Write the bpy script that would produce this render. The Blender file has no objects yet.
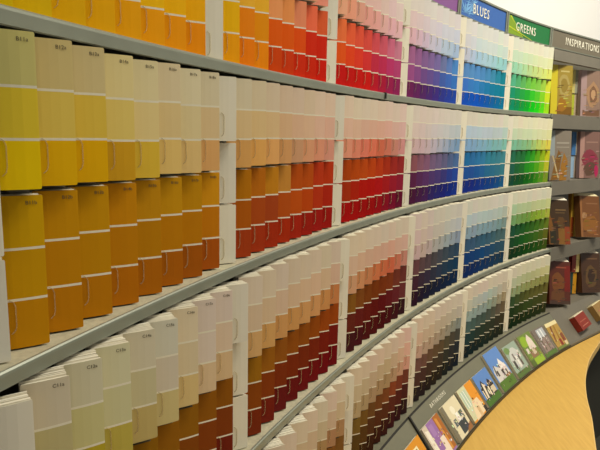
import bpy, math, random
import numpy as np
from mathutils import Vector, Matrix
random.seed(7)
H = 0.30                      # spacing of the display's shelves (m)
CEIL = 3.5
EYE = 1.65                    # camera height
F_PX, PITCH, ROLL = 569.09, 0.16347, 0.02174
ZA = 0.3213                   # first shelf above the eye, in H
STEP = 0.07777                # every shelf stands this much further out than the one above, in H
PITCHU = 0.15834              # width of one card pocket along the wall, in H
KN = np.linspace(0, 55, 6)
KP = np.array([0.32022, 0.44846, 0.53513, 0.63841, 0.73751, 0.864])
sc = bpy.context.scene
C = sc.collection

# ------------------------------------------------------------------ plan curve of the display
UU = np.linspace(-14, 90, 1041)
PH = np.interp(UU, KN, KP)
_dx = np.sin(PH) * PITCHU * 0.1; _dy = np.cos(PH) * PITCHU * 0.1
PX = np.concatenate([[0], np.cumsum((_dx[1:] + _dx[:-1]) / 2)])
PY = np.concatenate([[0], np.cumsum((_dy[1:] + _dy[:-1]) / 2)])
_i0 = int(np.argmin(abs(UU)))
PX = PX - PX[_i0] - 0.77; PY = PY - PY[_i0] + 1.59015
def phi(u): return float(np.interp(u, UU, PH))
def M(u, off, z):
    """u in pockets along the wall, off outward in H, z above the eye in H -> world metres"""
    p = phi(u)
    return Vector(((float(np.interp(u, UU, PX)) + math.cos(p) * off) * H,
                   (float(np.interp(u, UU, PY)) - math.sin(p) * off) * H, EYE + z * H))
def shelf_off(k): return STEP * (k - 2)         # k = 1 first shelf (under the top row) ... 4 foot of the bottom row
def shelf_z(k): return ZA - (k - 1) if k < 4 else ZA - 2.975
def project(p):
    X, Y, Z = p.x, p.y, p.z - EYE
    d = Y * math.cos(PITCH) - Z * math.sin(PITCH); v = Y * math.sin(PITCH) + Z * math.cos(PITCH)
    if d < 0.02: return (-9999, -9999, d)
    a = F_PX * X / d; b = -F_PX * v / d
    c, s = math.cos(ROLL), math.sin(ROLL)
    return (300 + a * c - b * s, 225 + a * s + b * c, d)
def u_at_x(px, off, z):
    lo, hi = -13.0, 80.0
    for _ in range(40):
        m = (lo + hi) / 2
        q = project(M(m, off, z))
        if q[2] < .05 or q[0] < px: lo = m
        else: hi = m
    return lo

# ------------------------------------------------------------------ materials
def lin(c):
    return tuple(((v / 255) / 12.92 if v / 255 <= 0.04045 else ((v / 255 + 0.055) / 1.055) ** 2.4) for v in c)
def mat(name, rgb, rough=0.5, metal=0.0, spec=0.4, noise=None, bump=None):
    m = bpy.data.materials.new(name); m.use_nodes = True
    nt = m.node_tree; b = nt.nodes['Principled BSDF']
    b.inputs['Base Color'].default_value = (*lin(rgb), 1); b.inputs['Roughness'].default_value = rough
    b.inputs['Metallic'].default_value = metal; b.inputs['Specular IOR Level'].default_value = spec
    if noise:
        sca, amt = noise
        tc = nt.nodes.new('ShaderNodeTexCoord'); n = nt.nodes.new('ShaderNodeTexNoise'); n.inputs['Scale'].default_value = sca
        n.inputs['Detail'].default_value = 4
        r = nt.nodes.new('ShaderNodeValToRGB')
        l = lin(rgb)
        r.color_ramp.elements[0].position = 0.3; r.color_ramp.elements[1].position = 0.7
        r.color_ramp.elements[0].color = (*[v * (1 - amt) for v in l], 1); r.color_ramp.elements[1].color = (*[min(1, v * (1 + amt)) for v in l], 1)
        nt.links.new(tc.outputs['Object'], n.inputs['Vector']); nt.links.new(n.outputs['Fac'], r.inputs['Fac'])
        nt.links.new(r.outputs['Color'], b.inputs['Base Color'])
    return m
def attr_mat(name, rough, spec=0.3):
    m = bpy.data.materials.new(name); m.use_nodes = True
    nt = m.node_tree; b = nt.nodes['Principled BSDF']
    a = nt.nodes.new('ShaderNodeAttribute'); a.attribute_name = 'ink'
    nt.links.new(a.outputs['Color'], b.inputs['Base Color'])
    b.inputs['Roughness'].default_value = rough; b.inputs['Specular IOR Level'].default_value = spec
    return m
INK = attr_mat('printed_card', 0.6, 0.12)
GLOSS = attr_mat('printed_cover', 0.35, 0.4)
PAPER = mat('paper_edges', (240, 233, 214), 0.7, noise=(60, 0.05))
METAL = mat('grey_shelf_paint', (134, 138, 124), 0.38, 0.25, 0.5, noise=(14, 0.05))
LIT_LEDGE = mat('beige_lit_ledge', (180, 174, 150), 0.6, noise=(160, 0.12))  # speckled beige, lightened: overhead light on the ledges is put into the colour
PANEL = mat('grey_panel', (104, 100, 88), 0.5, 0.0, 0.4, noise=(10, 0.05))
SLOPEM = mat('grey_slope', (120, 118, 100), 0.45, 0.1, 0.4, noise=(10, 0.04))
FASCIA = mat('taupe_fascia', (112, 106, 94), 0.5, noise=(10, 0.05))
DARK = mat('dark_strip', (40, 38, 34), 0.4)
WHITEM = mat('white_lettering', (235, 230, 212), 0.5)
BLACKM = mat('code_ink', (92, 82, 62), 0.6)
WALLM = mat('painted_wall', (230, 228, 226), 0.8, noise=(3, 0.015))
FLOORM = mat('dark_carpet', (58, 58, 50), 0.9, noise=(120, 0.2))
CABM = mat('cabinet_laminate', (84, 76, 60), 0.5, noise=(8, 0.08))
EDGEM = mat('edge_band', (228, 190, 120), 0.4)
CLIPM = mat('clear_tab', (206, 186, 140), 0.2, spec=0.6)
CLIPM.node_tree.nodes['Principled BSDF'].inputs['Alpha'].default_value = 0.42
def wood_mat():
    m = mat('maple_laminate', (232, 186, 104), 0.42)
    nt = m.node_tree; b = nt.nodes['Principled BSDF']
    tc = nt.nodes.new('ShaderNodeTexCoord'); mp = nt.nodes.new('ShaderNodeMapping')
    mp.inputs['Rotation'].default_value = (0, 0, math.radians(-32)); mp.inputs['Scale'].default_value = (70, 7, 7)
    n = nt.nodes.new('ShaderNodeTexNoise'); n.inputs['Scale'].default_value = 1.6; n.inputs['Detail'].default_value = 6
    r = nt.nodes.new('ShaderNodeValToRGB'); r.color_ramp.elements[0].position = 0.32; r.color_ramp.elements[1].position = 0.68
    r.color_ramp.elements[0].color = (*lin((203, 160, 80)), 1); r.color_ramp.elements[1].color = (*lin((214, 173, 90)), 1)
    nt.links.new(tc.outputs['Object'], mp.inputs['Vector']); nt.links.new(mp.outputs['Vector'], n.inputs['Vector'])
    nt.links.new(n.outputs['Fac'], r.inputs['Fac']); nt.links.new(r.outputs['Color'], b.inputs['Base Color'])
    return m
WOOD = wood_mat()

# ------------------------------------------------------------------ helpers
def mesh(name, verts, faces, cols=None, smooth=False):
    me = bpy.data.meshes.new(name)
    me.from_pydata([tuple(v) for v in verts], [], faces)
    if cols:
        at = me.color_attributes.new('ink', 'FLOAT_COLOR', 'CORNER')
        buf = []
        for p, c in zip(me.polygons, cols):
            l = lin(c)
            for _ in range(p.loop_total): buf += [l[0], l[1], l[2], 1.0]
        at.data.foreach_set('color', buf)
    if smooth:
        me.polygons.foreach_set('use_smooth', [True] * len(me.polygons))
    me.update()
    return me
def obj(name, me, material=None, parent=None, mtx=None):
    o = bpy.data.objects.new(name, me); C.objects.link(o)
    if material and me and not me.materials: me.materials.append(material)
    if parent: o.parent = parent
    if mtx is not None: o.matrix_local = mtx
    return o
def thing(name, label, cat, mtx=None, group=None, kind=None):
    o = bpy.data.objects.new(name, None); C.objects.link(o)
    o.empty_display_size = 0.03
    if mtx is not None: o.matrix_world = mtx
    tag(o, label, cat, group, kind)
    return o
def tag(o, label, cat, group=None, kind=None):
    o['label'] = label; o['category'] = cat
    if group: o['group'] = group
    if kind: o['kind'] = kind
    return o
class Geo:
    def __init__(s): s.v, s.f, s.c = [], [], []
    def add(s, verts, faces, cols=None, mtx=None):
        n = len(s.v)
        s.v += [(mtx @ Vector(v)) if mtx is not None else Vector(v) for v in verts]
        s.f += [tuple(i + n for i in f) for f in faces]
        s.c += cols if cols else [(200, 200, 200)] * len(faces)
    def box(s, x0, x1, y0, y1, z0, z1, col=(200, 200, 200), mtx=None, cols=None):
        v = [(x0, y0, z0), (x1, y0, z0), (x1, y1, z0), (x0, y1, z0), (x0, y0, z1), (x1, y0, z1), (x1, y1, z1), (x0, y1, z1)]
        f = [(0, 3, 2, 1), (4, 5, 6, 7), (0, 1, 5, 4), (1, 2, 6, 5), (2, 3, 7, 6), (3, 0, 4, 7)]
        s.add(v, f, cols or [col] * 6, mtx)
    def mesh(s, name, colored=False, smooth=False): return mesh(name, s.v, s.f, s.c if colored else None, smooth)
def sweep(name, us, prof, closed=True):
    """profile [(off, z)] in H swept along the plan curve"""
    g = Geo(); n = len(prof)
    vs = [M(u, o, z) for u in us for (o, z) in prof]
    fs = []
    for a in range(len(us) - 1):
        for b in range(n if closed else n - 1):
            b2 = (b + 1) % n
            fs.append((a * n + b, a * n + b2, (a + 1) * n + b2, (a + 1) * n + b))
    if closed:
        fs.append(tuple(range(n - 1, -1, -1))); fs.append(tuple((len(us) - 1) * n + b for b in range(n)))
    g.add(vs, fs)
    return g.mesh(name)
def frange(a, b, s):
    n = max(1, int(round((b - a) / s))); return [a + (b - a) * i / n for i in range(n + 1)]
def text_mesh(txt, size, extrude=0.0004, spacing=1.0):
    cu = bpy.data.curves.new('lettering', 'FONT'); cu.body = txt; cu.size = size; cu.extrude = extrude
    cu.align_x = 'CENTER'; cu.align_y = 'CENTER'; cu.space_character = spacing; cu.resolution_u = 3
    o = bpy.data.objects.new('lettering', cu); C.objects.link(o)
    bpy.context.view_layer.update()
    me = bpy.data.meshes.new_from_object(o.evaluated_get(bpy.context.evaluated_depsgraph_get()))
    bpy.data.objects.remove(o); bpy.data.curves.remove(cu)
    return me
def frame(origin, ex, ez):
    ex = ex.normalized(); ey = ez.cross(ex).normalized(); ez = ex.cross(ey).normalized()
    m = Matrix.Identity(4)
    for i in range(3): m[i][0], m[i][1], m[i][2], m[i][3] = ex[i], ey[i], ez[i], origin[i]
    return m

# ------------------------------------------------------------------ card geometry
ALPHA = math.radians(37)
CW = 0.136                       # card width in H
RHO = 0.097
U0, U1 = -4, 53
RL, RU, RW = 0.040, 0.010, 0.040   # how far behind their shelf lip the lower / upper / middle cards stand, in H
_pk = {}
def pocket(i, k, rho):
    """frame of pocket i on shelf k: origin = left bottom corner of the front card, x along the card, y to the back, z up"""
    if (i, k, rho) not in _pk:
        zm = shelf_z(k) + .5
        q = project(M(i + 1, shelf_off(k) - RHO, zm))
        u = u_at_x(q[0], shelf_off(k) - rho, zm) if q[2] > .25 else i + 1 - .6
        R = M(u, shelf_off(k) - rho, shelf_z(k))
        pc = phi(u) + ALPHA
        ex = Vector((math.sin(pc), math.cos(pc), 0))
        _pk[i, k, rho] = (frame(R - ex * CW * H, ex, Vector((0, 0, 1))), u)
    return _pk[i, k, rho][0]
def tiers(i, k):
    """(foot above the shelf, height, set-back) of the cards of a pocket, from the lowest up; all in H but the set-back key"""
    t = {1: 0.004, 4: -0.034}.get(k, 0.0)
    if i % 9 == 8: return [(0.008, 0.298, RL), (0.316, 0.298, RW), (0.624, 0.302 + t, RU)]
    return [(ZL, HL, RL), (ZU, HU + t, RU)]
def seen_from(i, k, rho, m):
    """x on the card's face where the eye's view past the neighbour's right edge begins"""
    n = pocket(i - 1, k, rho) @ Vector((CW * H, 0, 0)); e = Vector((0, 0, n.z))
    inv = m.inverted(); a = inv @ e; b = inv @ n
    if abs(b.y - a.y) < 1e-6: return 0.003
    t = (0 - a.y) / (b.y - a.y); x = a.x + (b.x - a.x) * t
    return min(max(x, 0.0), CW * H * .7)
def card_geo(cols, h, edge=(236, 230, 210), bow=0.0012):
    """one printed strip: swatches from top to bottom parted by white lines, rounded corners, slightly bowed"""
    W = CW * H; r = 0.0014; t = 0.0007
    xs = [0, r * .3, r, W * .3, W * .5, W * .7, W - r, W - r * .3, W]
    inset = [r, r * .3, 0, 0, 0, 0, 0, r * .3, r]
    n = len(cols); line = 0.0024
    zs = [0]; bands = []
    for j in range(n):                        # from the bottom up
        z1 = h * (j + 1) / n
        zs.append(z1 - (line if j < n - 1 else 0)); bands.append(cols[n - 1 - j])
        if j < n - 1: zs.append(z1); bands.append(edge)
    g = Geo(); v = []
    for side in (0, 1):
        for a, z in enumerate(zs):
            for b, x in enumerate(xs):
                zz = z
                if a == 0: zz = inset[b]
                if a == len(zs) - 1: zz = h - inset[b]
                v.append((x, -bow * (1 - (2 * x / W - 1) ** 2) + side * t, zz))
    nx, nz = len(xs), len(zs); f = []; c = []
    for a in range(nz - 1):
        for b in range(nx - 1):
            f.append((a * nx + b, a * nx + b + 1, (a + 1) * nx + b + 1, (a + 1) * nx + b)); c.append(bands[a])
    o = nx * nz
    for a in range(nz - 1):
        for b in range(nx - 1):
            f.append((o + a * nx + b, o + (a + 1) * nx + b, o + (a + 1) * nx + b + 1, o + a * nx + b + 1)); c.append(edge)
    ring = [b for b in range(nx)] + [a * nx + nx - 1 for a in range(1, nz)] + [(nz - 1) * nx + b for b in range(nx - 2, -1, -1)] + [a * nx for a in range(nz - 2, 0, -1)]
    for q in range(len(ring)):
        p0, p1 = ring[q], ring[(q + 1) % len(ring)]
        f.append((p1, p0, o + p0, o + p1)); c.append(edge)
    g.add(v, f, c)
    return g
def spare_geo(h, seed, depth=0.0235, rise=0.0028):
    """the pack of cards behind the front one, a little fanned"""
    rnd = random.Random(seed); g = Geo(); W = CW * H; y = 0.0012; n = 12; s = (depth - 0.0012) / n
    for q in range(n):
        dz = rnd.uniform(-0.0022, 0.0006) + rise * q / n; dx = rnd.uniform(0.0003, 0.0018)
        g.box(dx, W - rnd.uniform(0.0006, 0.002), y, y + s * rnd.uniform(0.55, 0.92), 0.0004, h + dz - 0.0008, (240, 233, 214))
        y += s
    return g
def tab_geo(z_top, ln, w=0.0011):
    """thin retaining tab at the left of a swatch: runs down and bends to the card's edge"""
    g = Geo(); d = 0.0016
    pts = [(0.0012, z_top), (0.0042, z_top - 0.002), (0.0056, z_top - 0.006), (0.0056, z_top - ln + 0.006), (0.0046, z_top - ln + 0.0015), (0.0016, z_top - ln - 0.0015)]
    v = []; f = []
    for (x, z) in pts:
        v += [(x - w / 2, -d - 0.0012, z), (x + w / 2, -d - 0.0012, z), (x + w / 2, -0.0003, z), (x - w / 2, -0.0003, z)]
    for a in range(len(pts) - 1):
        for b in range(4):
            f.append((a * 4 + b, a * 4 + (b + 1) % 4, a * 4 + 4 + (b + 1) % 4, a * 4 + 4 + b))
    f.append((3, 2, 1, 0)); n = len(v); f.append((n - 4, n - 3, n - 2, n - 1))
    g.add(v, f)
    return g
HU, HL = 0.440, 0.466            # upper / lower strip heights in H
ZL, ZU = 0.008, 0.488            # their foot above the shelf
def stops(lst, t):
    x = t * (len(lst) - 1); a = min(int(x), len(lst) - 2) if len(lst) > 1 else 0
    if len(lst) == 1: return lst[0]
    fr = x - a
    return tuple(lst[a][q] * (1 - fr) + lst[a + 1][q] * fr for q in range(3))
SECTIONS = ['yellow', 'orange', 'red', 'purple', 'blue', 'green']
# six swatches from the top of the upper strip to the foot of the lower one; stops run along the section
PAL = {
 ('yellow', 1): [[(250,243,212)], [(250,240,170),(250,232,160)], [(248,232,120),(248,220,120)], [(245,218,60),(245,192,50)], [(238,212,25),(242,180,14)], [(226,192,6),(246,152,10)]],
 ('yellow', 2): [[(216,202,132),(216,200,136),(218,204,148),(236,220,160),(232,218,172),(230,214,176),(236,222,186),(224,216,184)],
                 [(232,202,70),(224,202,102),(224,198,86),(230,208,125),(234,212,150),(230,206,150),(234,214,165),(226,204,158)],
                 [(240,202,4),(226,182,6),(226,180,8),(210,164,45),(222,188,72),(232,202,130),(232,200,140),(222,178,120)],
                 [(204,164,6),(198,146,8),(198,146,10),(198,138,16),(196,140,24),(200,146,24),(196,140,20),(206,146,26)],
                 [(196,152,8),(192,136,8),(192,138,8),(188,128,10),(186,126,14),(190,126,14),(190,124,14),(190,120,14)],
                 [(192,138,8),(190,128,8),(188,124,8),(182,112,10),(178,104,14),(174,98,14),(168,90,16),(166,84,16)]],
 ('yellow', 3): [[(214,208,184),(214,207,180),(222,212,180),(222,210,184),(220,214,194),(228,212,186),(222,210,196),(226,210,196)],
                 [(196,190,140),(208,200,146),(215,205,165),(212,200,160),(220,206,184),(222,205,175),(224,212,196),(226,204,178)],
                 [(180,160,50),(184,164,56),(195,174,90),(205,180,115),(216,196,136),(222,195,140),(224,200,160),(224,194,150)],
                 [(150,112,20),(150,105,24),(150,100,24),(146,92,20)], [(142,86,20),(132,66,20)], [(122,52,20),(116,40,20)]],
 ('yellow', 4): [[(222,210,185)], [(205,190,150)], [(180,160,100)], [(150,115,50)], [(120,85,35)], [(80,55,25)]],
 ('orange', 1): [[(248,240,210),(248,232,215)], [(248,230,180),(246,215,190)], [(245,215,110),(244,205,130),(242,190,130),(240,182,150),(240,170,140),(240,160,140)],
                 [(236,196,40),(236,182,62),(236,180,60),(236,160,105),(232,150,92),(228,145,108),(236,115,86),(218,96,60)],
                 [(236,186,14),(232,136,18),(228,146,18),(222,96,14),(222,92,14),(222,86,18),(206,46,18),(204,40,18)],
                 [(242,166,14),(240,132,14),(240,142,18),(206,72,10),(206,60,14),(206,50,14),(202,42,14),(204,30,10)]],
 ('orange', 2): [[(224,214,184),(228,208,182),(226,206,182),(234,212,190)], [(228,202,152),(232,202,152),(228,192,156),(232,196,170),(232,190,170)],
                 [(220,172,106),(234,182,112),(234,180,120),(206,162,116),(226,172,138),(226,160,130),(228,162,142)],
                 [(186,122,18),(186,112,24),(200,136,38),(200,140,70),(186,86,24),(190,86,28),(186,62,28),(186,60,28)],
                 [(176,96,18),(170,76,28),(166,72,34),(190,90,26),(196,84,20),(182,60,24),(172,42,24)],
                 [(166,66,24),(166,52,20),(172,46,20),(160,34,24),(156,24,20)]],
 ('orange', 3): [[(226,212,190),(222,204,184)], [(220,198,168),(226,196,166),(222,188,162)], [(216,178,124),(212,162,102),(216,166,116),(202,136,86)],
                 [(160,110,30),(150,90,30),(150,80,24),(156,76,20)], [(140,72,20),(126,52,20),(124,44,20),(116,30,20)], [(124,46,20),(110,24,24),(116,20,24),(110,12,20)]],
 ('orange', 4): [[(226,210,188)], [(216,192,164),(212,192,160)], [(192,158,114),(186,146,98),(180,140,100)], [(150,100,40),(135,90,45)], [(112,72,34)], [(86,52,26)]],
 ('red', 1): [[(240,226,208),(238,226,220)], [(245,215,186),(240,202,192),(240,206,202),(238,214,216)], [(245,180,150),(240,168,148),(240,176,168),(240,186,190),(238,190,202)],
              [(236,122,72),(230,96,66),(220,90,74),(206,82,94),(206,110,136),(206,126,152)], [(226,92,30),(226,70,40),(216,66,58),(186,46,76),(190,60,110),(180,70,120)],
              [(196,26,20),(196,26,20),(206,32,20),(180,26,50),(160,36,80),(140,36,90)]],
 ('red', 2): [[(232,216,192),(228,206,196)], [(232,198,174),(228,182,162),(230,182,168),(226,188,184)], [(228,162,136),(226,136,116),(230,128,106),(208,116,94),(210,136,120),(214,150,150)],
              [(176,76,20),(190,82,28),(194,76,30),(166,50,34),(150,50,50)], [(166,56,20),(176,28,16),(180,26,24),(160,30,40),(140,36,60)], [(166,16,16),(160,16,16),(156,16,20),(130,16,44),(102,16,50)]],
 ('red', 3): [[(226,212,188),(220,206,192)], [(222,192,168),(218,182,158),(222,178,158),(220,182,172)], [(216,166,130),(202,144,104),(210,122,82),(206,114,88),(202,140,130)],
              [(140,96,40),(122,62,24),(130,62,30),(112,52,50)], [(110,42,30),(106,28,20),(102,18,20),(100,26,34),(110,50,54)], [(76,26,30),(86,16,20),(80,12,20),(56,20,30)]],
 ('red', 4): [[(222,206,182),(226,198,184)], [(206,190,160),(202,180,148),(226,186,166)], [(186,166,130),(176,146,110),(216,166,146)],
              [(130,100,45),(112,76,40),(140,76,44),(120,60,50)], [(96,70,30),(86,52,30),(96,46,30),(80,32,34)], [(66,42,20),(60,32,20),(64,22,24),(50,22,30)]],
 ('purple', 1): [[(238,228,222),(230,228,230)], [(238,212,216),(230,216,226),(220,220,236),(212,222,240)], [(234,190,206),(220,196,220),(206,206,230),(190,210,236),(172,202,236)],
                 [(170,102,150),(140,96,156),(130,110,170),(110,126,180),(86,142,206)], [(160,80,140),(120,76,146),(100,86,160),(70,102,180),(66,122,196)], [(114,32,90),(90,36,104),(70,46,130),(50,62,150),(40,76,166)]],
 ('purple', 2): [[(224,213,202),(218,212,204)], [(224,206,200),(212,206,206),(206,208,212),(190,202,214)], [(214,186,190),(204,186,196),(190,190,206),(160,176,206),(126,162,206)],
                 [(150,90,100),(140,96,130),(124,100,140),(100,106,150),(80,112,166)], [(96,36,76),(90,50,110),(86,60,120),(56,62,140),(46,76,160)], [(76,22,60),(70,30,86),(46,36,110),(30,42,126),(26,52,136)]],
 ('purple', 3): [[(220,206,196),(206,206,198)], [(216,196,190),(204,196,190),(190,200,206)], [(206,182,180),(190,180,180),(166,176,186),(142,162,186)],
                 [(110,76,80),(90,76,86),(70,82,96),(52,76,106)], [(70,42,56),(60,52,76),(42,62,86),(26,62,96)], [(46,22,42),(32,32,60),(20,36,66),(16,42,80)]],
 ('purple', 4): [[(222,202,188),(216,206,192)], [(216,186,170),(200,186,166),(196,190,180)], [(200,166,156),(176,160,140),(142,152,150)],
                 [(120,82,76),(104,86,60),(76,80,76)], [(80,50,46),(70,60,46),(42,52,60)], [(42,30,36),(46,40,30),(22,36,50)]],
 ('blue', 1): [[(228,230,228),(228,230,222)], [(216,220,230),(210,226,230),(216,228,224),(206,226,220)], [(196,206,230),(172,206,236),(176,212,230),(166,212,222),(152,210,216)],
               [(96,146,200),(90,146,206),(76,142,186),(32,132,150)], [(66,122,200),(60,132,196),(32,122,166),(22,126,150)], [(22,82,180),(16,86,190),(22,92,166),(12,112,150)]],
 ('blue', 2): [[(216,213,200)], [(182,206,226),(186,202,216),(186,206,206)], [(132,176,220),(132,176,210),(126,186,196),(132,190,186)],
               [(46,112,170),(60,122,176),(60,132,156),(70,136,150)], [(42,86,160),(42,92,160),(50,112,150),(60,122,140)], [(26,46,130),(26,52,136),(22,66,140),(32,86,130)]],
 ('blue', 3): [[(212,210,200)], [(186,202,212),(182,202,206),(182,196,186)], [(142,166,190),(132,166,186),(126,156,156)],
               [(62,92,130),(60,102,130),(80,112,116)], [(26,62,120),(32,76,126),(50,86,106)], [(16,42,100),(22,56,106),(30,62,86)]],
 ('blue', 4): [[(216,206,192)], [(196,200,190),(176,196,196),(196,186,170)], [(152,176,180),(146,170,166),(166,152,126)],
               [(80,106,110),(76,92,86),(110,96,76)], [(36,62,70),(50,62,50),(60,56,40)], [(16,36,50),(30,46,40),(36,42,30)]],
 ('green', 1): [[(228,232,218),(232,232,208)], [(206,230,206),(206,230,196),(220,232,190),(226,232,180)], [(160,220,190),(172,220,176),(190,220,150),(206,226,140),(216,226,120)],
                [(90,180,142),(86,172,112),(110,186,86),(122,196,76),(142,196,86),(206,216,70)], [(36,142,110),(42,146,86),(42,166,60),(60,190,50),(110,196,50),(196,216,50)],
                [(16,132,100),(20,132,80),(20,152,50),(12,190,30),(60,200,30),(152,210,40)]],
 ('green', 2): [[(220,217,198),(226,221,188)], [(196,213,188),(206,216,182),(220,221,168)], [(126,190,166),(130,186,150),(150,190,130),(190,206,110),(216,206,96)],
                [(42,112,86),(46,112,66),(36,132,50),(60,160,40),(130,170,40),(190,190,50)], [(36,96,80),(36,102,50),(42,132,40),(50,152,34),(110,166,40),(180,180,60)],
                [(20,72,56),(20,76,40),(16,92,24),(26,112,24),(70,132,34),(120,142,50)]],
 ('green', 3): [[(214,211,192)], [(176,200,166),(186,200,152),(200,206,150)], [(122,166,112),(112,156,76),(132,166,56),(166,176,80)],
                [(32,86,66),(42,96,40),(66,112,34),(100,122,40)], [(26,72,46),(32,92,34),(60,102,30),(96,102,34)], [(16,52,30),(20,66,24),(30,76,20),(60,80,24)]],
 ('green', 4): [[(214,209,188)], [(186,196,166),(182,186,146),(206,200,150)], [(146,166,126),(150,156,102),(150,150,86)],
                [(62,86,56),(96,96,46),(110,106,50)], [(36,56,30),(60,76,34),(76,76,34)], [(20,42,24),(36,52,24),(46,52,24)]],
}
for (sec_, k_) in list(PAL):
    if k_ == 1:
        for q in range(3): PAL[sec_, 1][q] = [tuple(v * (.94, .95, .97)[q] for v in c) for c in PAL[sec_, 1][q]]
def colour_name(c):
    import colorsys
    h, s, v = colorsys.rgb_to_hsv(*[q / 255 for q in c]); h *= 360
    if s < 0.13: return 'off-white' if v > .75 else ('grey' if v > .3 else 'charcoal')
    if h < 14 or h > 345: n = 'pink' if v > .75 and s < .5 else 'maroon' if v < .5 else 'red'
    elif h < 34: n = 'peach' if v > .75 and s < .55 else ('brown' if v < .6 else 'orange')
    elif h < 46: n = 'beige' if s < .45 and v > .6 else ('brown' if v < .6 else 'ochre')
    elif h < 66: n = 'cream' if s < .4 and v > .7 else ('olive' if v < .65 else 'yellow')
    elif h < 165: n = 'green'
    elif h < 195: n = 'teal'
    elif h < 245: n = 'blue'
    elif h < 300: n = 'purple'
    else: n = 'magenta'
    if n in ('peach', 'cream', 'beige', 'pink', 'maroon', 'olive', 'ochre'): return n
    return ('pale ' if (s < .35 and v > .6) else 'dark ' if v < .45 else '') + n
ORD = ['first', 'second', 'third', 'fourth', 'fifth', 'sixth', 'seventh', 'eighth']
SHELF = {1: 'top', 2: 'second', 3: 'third', 4: 'bottom'}

# collect every card the frame takes in
cards = []; whites = []
def in_frame(m, h):
    pts = [project(m @ Vector((x, 0, z))) for x in (0, CW * H * .5, CW * H) for z in (0, h * .5, h)]
    a = [p for p in pts if 0 <= p[0] <= 600 and 0 <= p[1] <= 450 and p[2] > 0]
    if not a: return None
    n = m.to_3x3() @ Vector((0, -1, 0)); c = m @ Vector((CW * H / 2, 0, h / 2)); d = Vector((0, 0, EYE)) - c
    return len(a) / 9 * abs(n.dot(d.normalized())) * h * CW * H / d.length_squared
for k in (1, 2, 3, 4):
    for s, sec in enumerate(SECTIONS):
        for j in range(8):
            i = s * 9 + j
            for up in (1, 0):
                z, h, rho = tiers(i, k)[up]
                base = pocket(i, k, rho); z *= H; h *= H
                rnd = random.Random(i * 31 + k * 7 + up)
                z += rnd.uniform(0, 0.0025) if up else rnd.uniform(0, 0.0015)
                m = base @ Matrix.Translation((0, 0, z)) @ Matrix.Rotation(math.radians(rnd.uniform(-1.2, 1.2)), 4, 'Z')
                m = m @ Matrix.Rotation(math.radians(rnd.uniform(-0.2, 0.2)), 4, 'Y') @ Matrix.Translation((.0006, 0, 0))
                a = in_frame(m, h)
                if a is None: continue
                t = j / 7
                cols = [stops(PAL[sec, k][q], t) for q in ((0, 1, 2) if up else (3, 4, 5))]
                jit = [rnd.uniform(-3, 3) for _ in range(3)]
                cols = [tuple(max(3, min(250, c[q] + jit[q] + (c[q] - sum(c) / 3) * (.10 if max(c) - min(c) > 90 else 0))) for q in range(3)) for c in cols]
                cards.append((a, k, s, j, up, m, h, cols))
    for s in range(-1, 6):
        i = s * 9 + 8
        if i >= U1: continue
        for lv in range(3):
            z, h, rho = tiers(i, k)[2 - lv]; z *= H; h *= H
            rnd = random.Random(i * 13 + k * 5 + lv)
            base = pocket(i, k, rho)
            m = base @ Matrix.Translation((0, 0, z)) @ Matrix.Rotation(math.radians(rnd.uniform(-0.8, 0.8)), 4, 'Z') @ Matrix.Translation((.0006, 0, 0))
            a = in_frame(m, h)
            if a is None: continue
            whites.append((a, k, s, lv, m, h))
cards.sort(key=lambda q: -q[0])
print('CARDS', len(cards), 'WHITES', len(whites))
TABS = {1: tab_geo(HU * H / 3 - 0.0005, 0.030).mesh('tab'), 0: tab_geo(HL * H / 3 - 0.0005, 0.030).mesh('tab')}
SPARES = {(up, v): spare_geo((HU if up else HL) * H, v * 2 + up, rise=0.0028 if up else 0.0004).mesh('spare_cards') for up in (0, 1) for v in range(5)}
TABF = {1: tab_geo(HU * H / 3 - 0.0005, 0.026, .0005).mesh('tab'), 0: tab_geo(HL * H / 3 - 0.0005, 0.026, .0005).mesh('tab')}
TABW = tab_geo(0.040, 0.032).mesh('tab')
SPAREW = [spare_geo(0.30 * H, 40 + v, 0.008 if v == 1 else 0.0235, 0.0004).mesh('spare_cards') for v in range(3)]
for mm in list(TABS.values()) + list(TABF.values()) + [TABW]: mm.materials.append(CLIPM)
for mm in list(SPARES.values()) + SPAREW: mm.materials.append(PAPER)
LETTER = {1: 'A', 2: 'B', 3: 'C', 4: 'D'}
for (a, k, s, j, up, m, h, cols) in cards[:300]:
    sec = SECTIONS[s]
    r = 7 - j
    where = f"{ORD[r]} from right in {sec} section" if r else f"rightmost in {sec} section"
    t = thing('paint_card', f"{colour_name(cols[1])} paint card, {where}, {'upper' if up else 'lower'} tier of {SHELF[k]} shelf", 'paint card', m, f"{sec} section paint cards on the {SHELF[k]} shelf")
    obj('swatch_strip', card_geo(cols, h).mesh('swatch_strip', True), INK, t)
    obj('spare_cards', SPARES[up, (s * 8 + j) % 5], None, t, Matrix.Scale(h / ((HU if up else HL) * H), 4, (0, 0, 1)))
    obj('retaining_tab', (TABS if s < 3 else TABF)[up], None, t, Matrix.Translation((seen_from(s * 9 + j, k, RU if up else RL, m) + .001, 0, 0)))
    if k in (2, 3) and s == 0 and not (k == 3 and not up):
        e = text_mesh(f"{LETTER[k]}1{j + 1}{'a' if up else 'b'}", 0.0048, 0.0001)
        obj('code_print', e, BLACKM, t, Matrix.Translation((CW * H * .76, -0.0011, h - 0.0068)) @ Matrix.Rotation(math.pi / 2, 4, 'X'))
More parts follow.
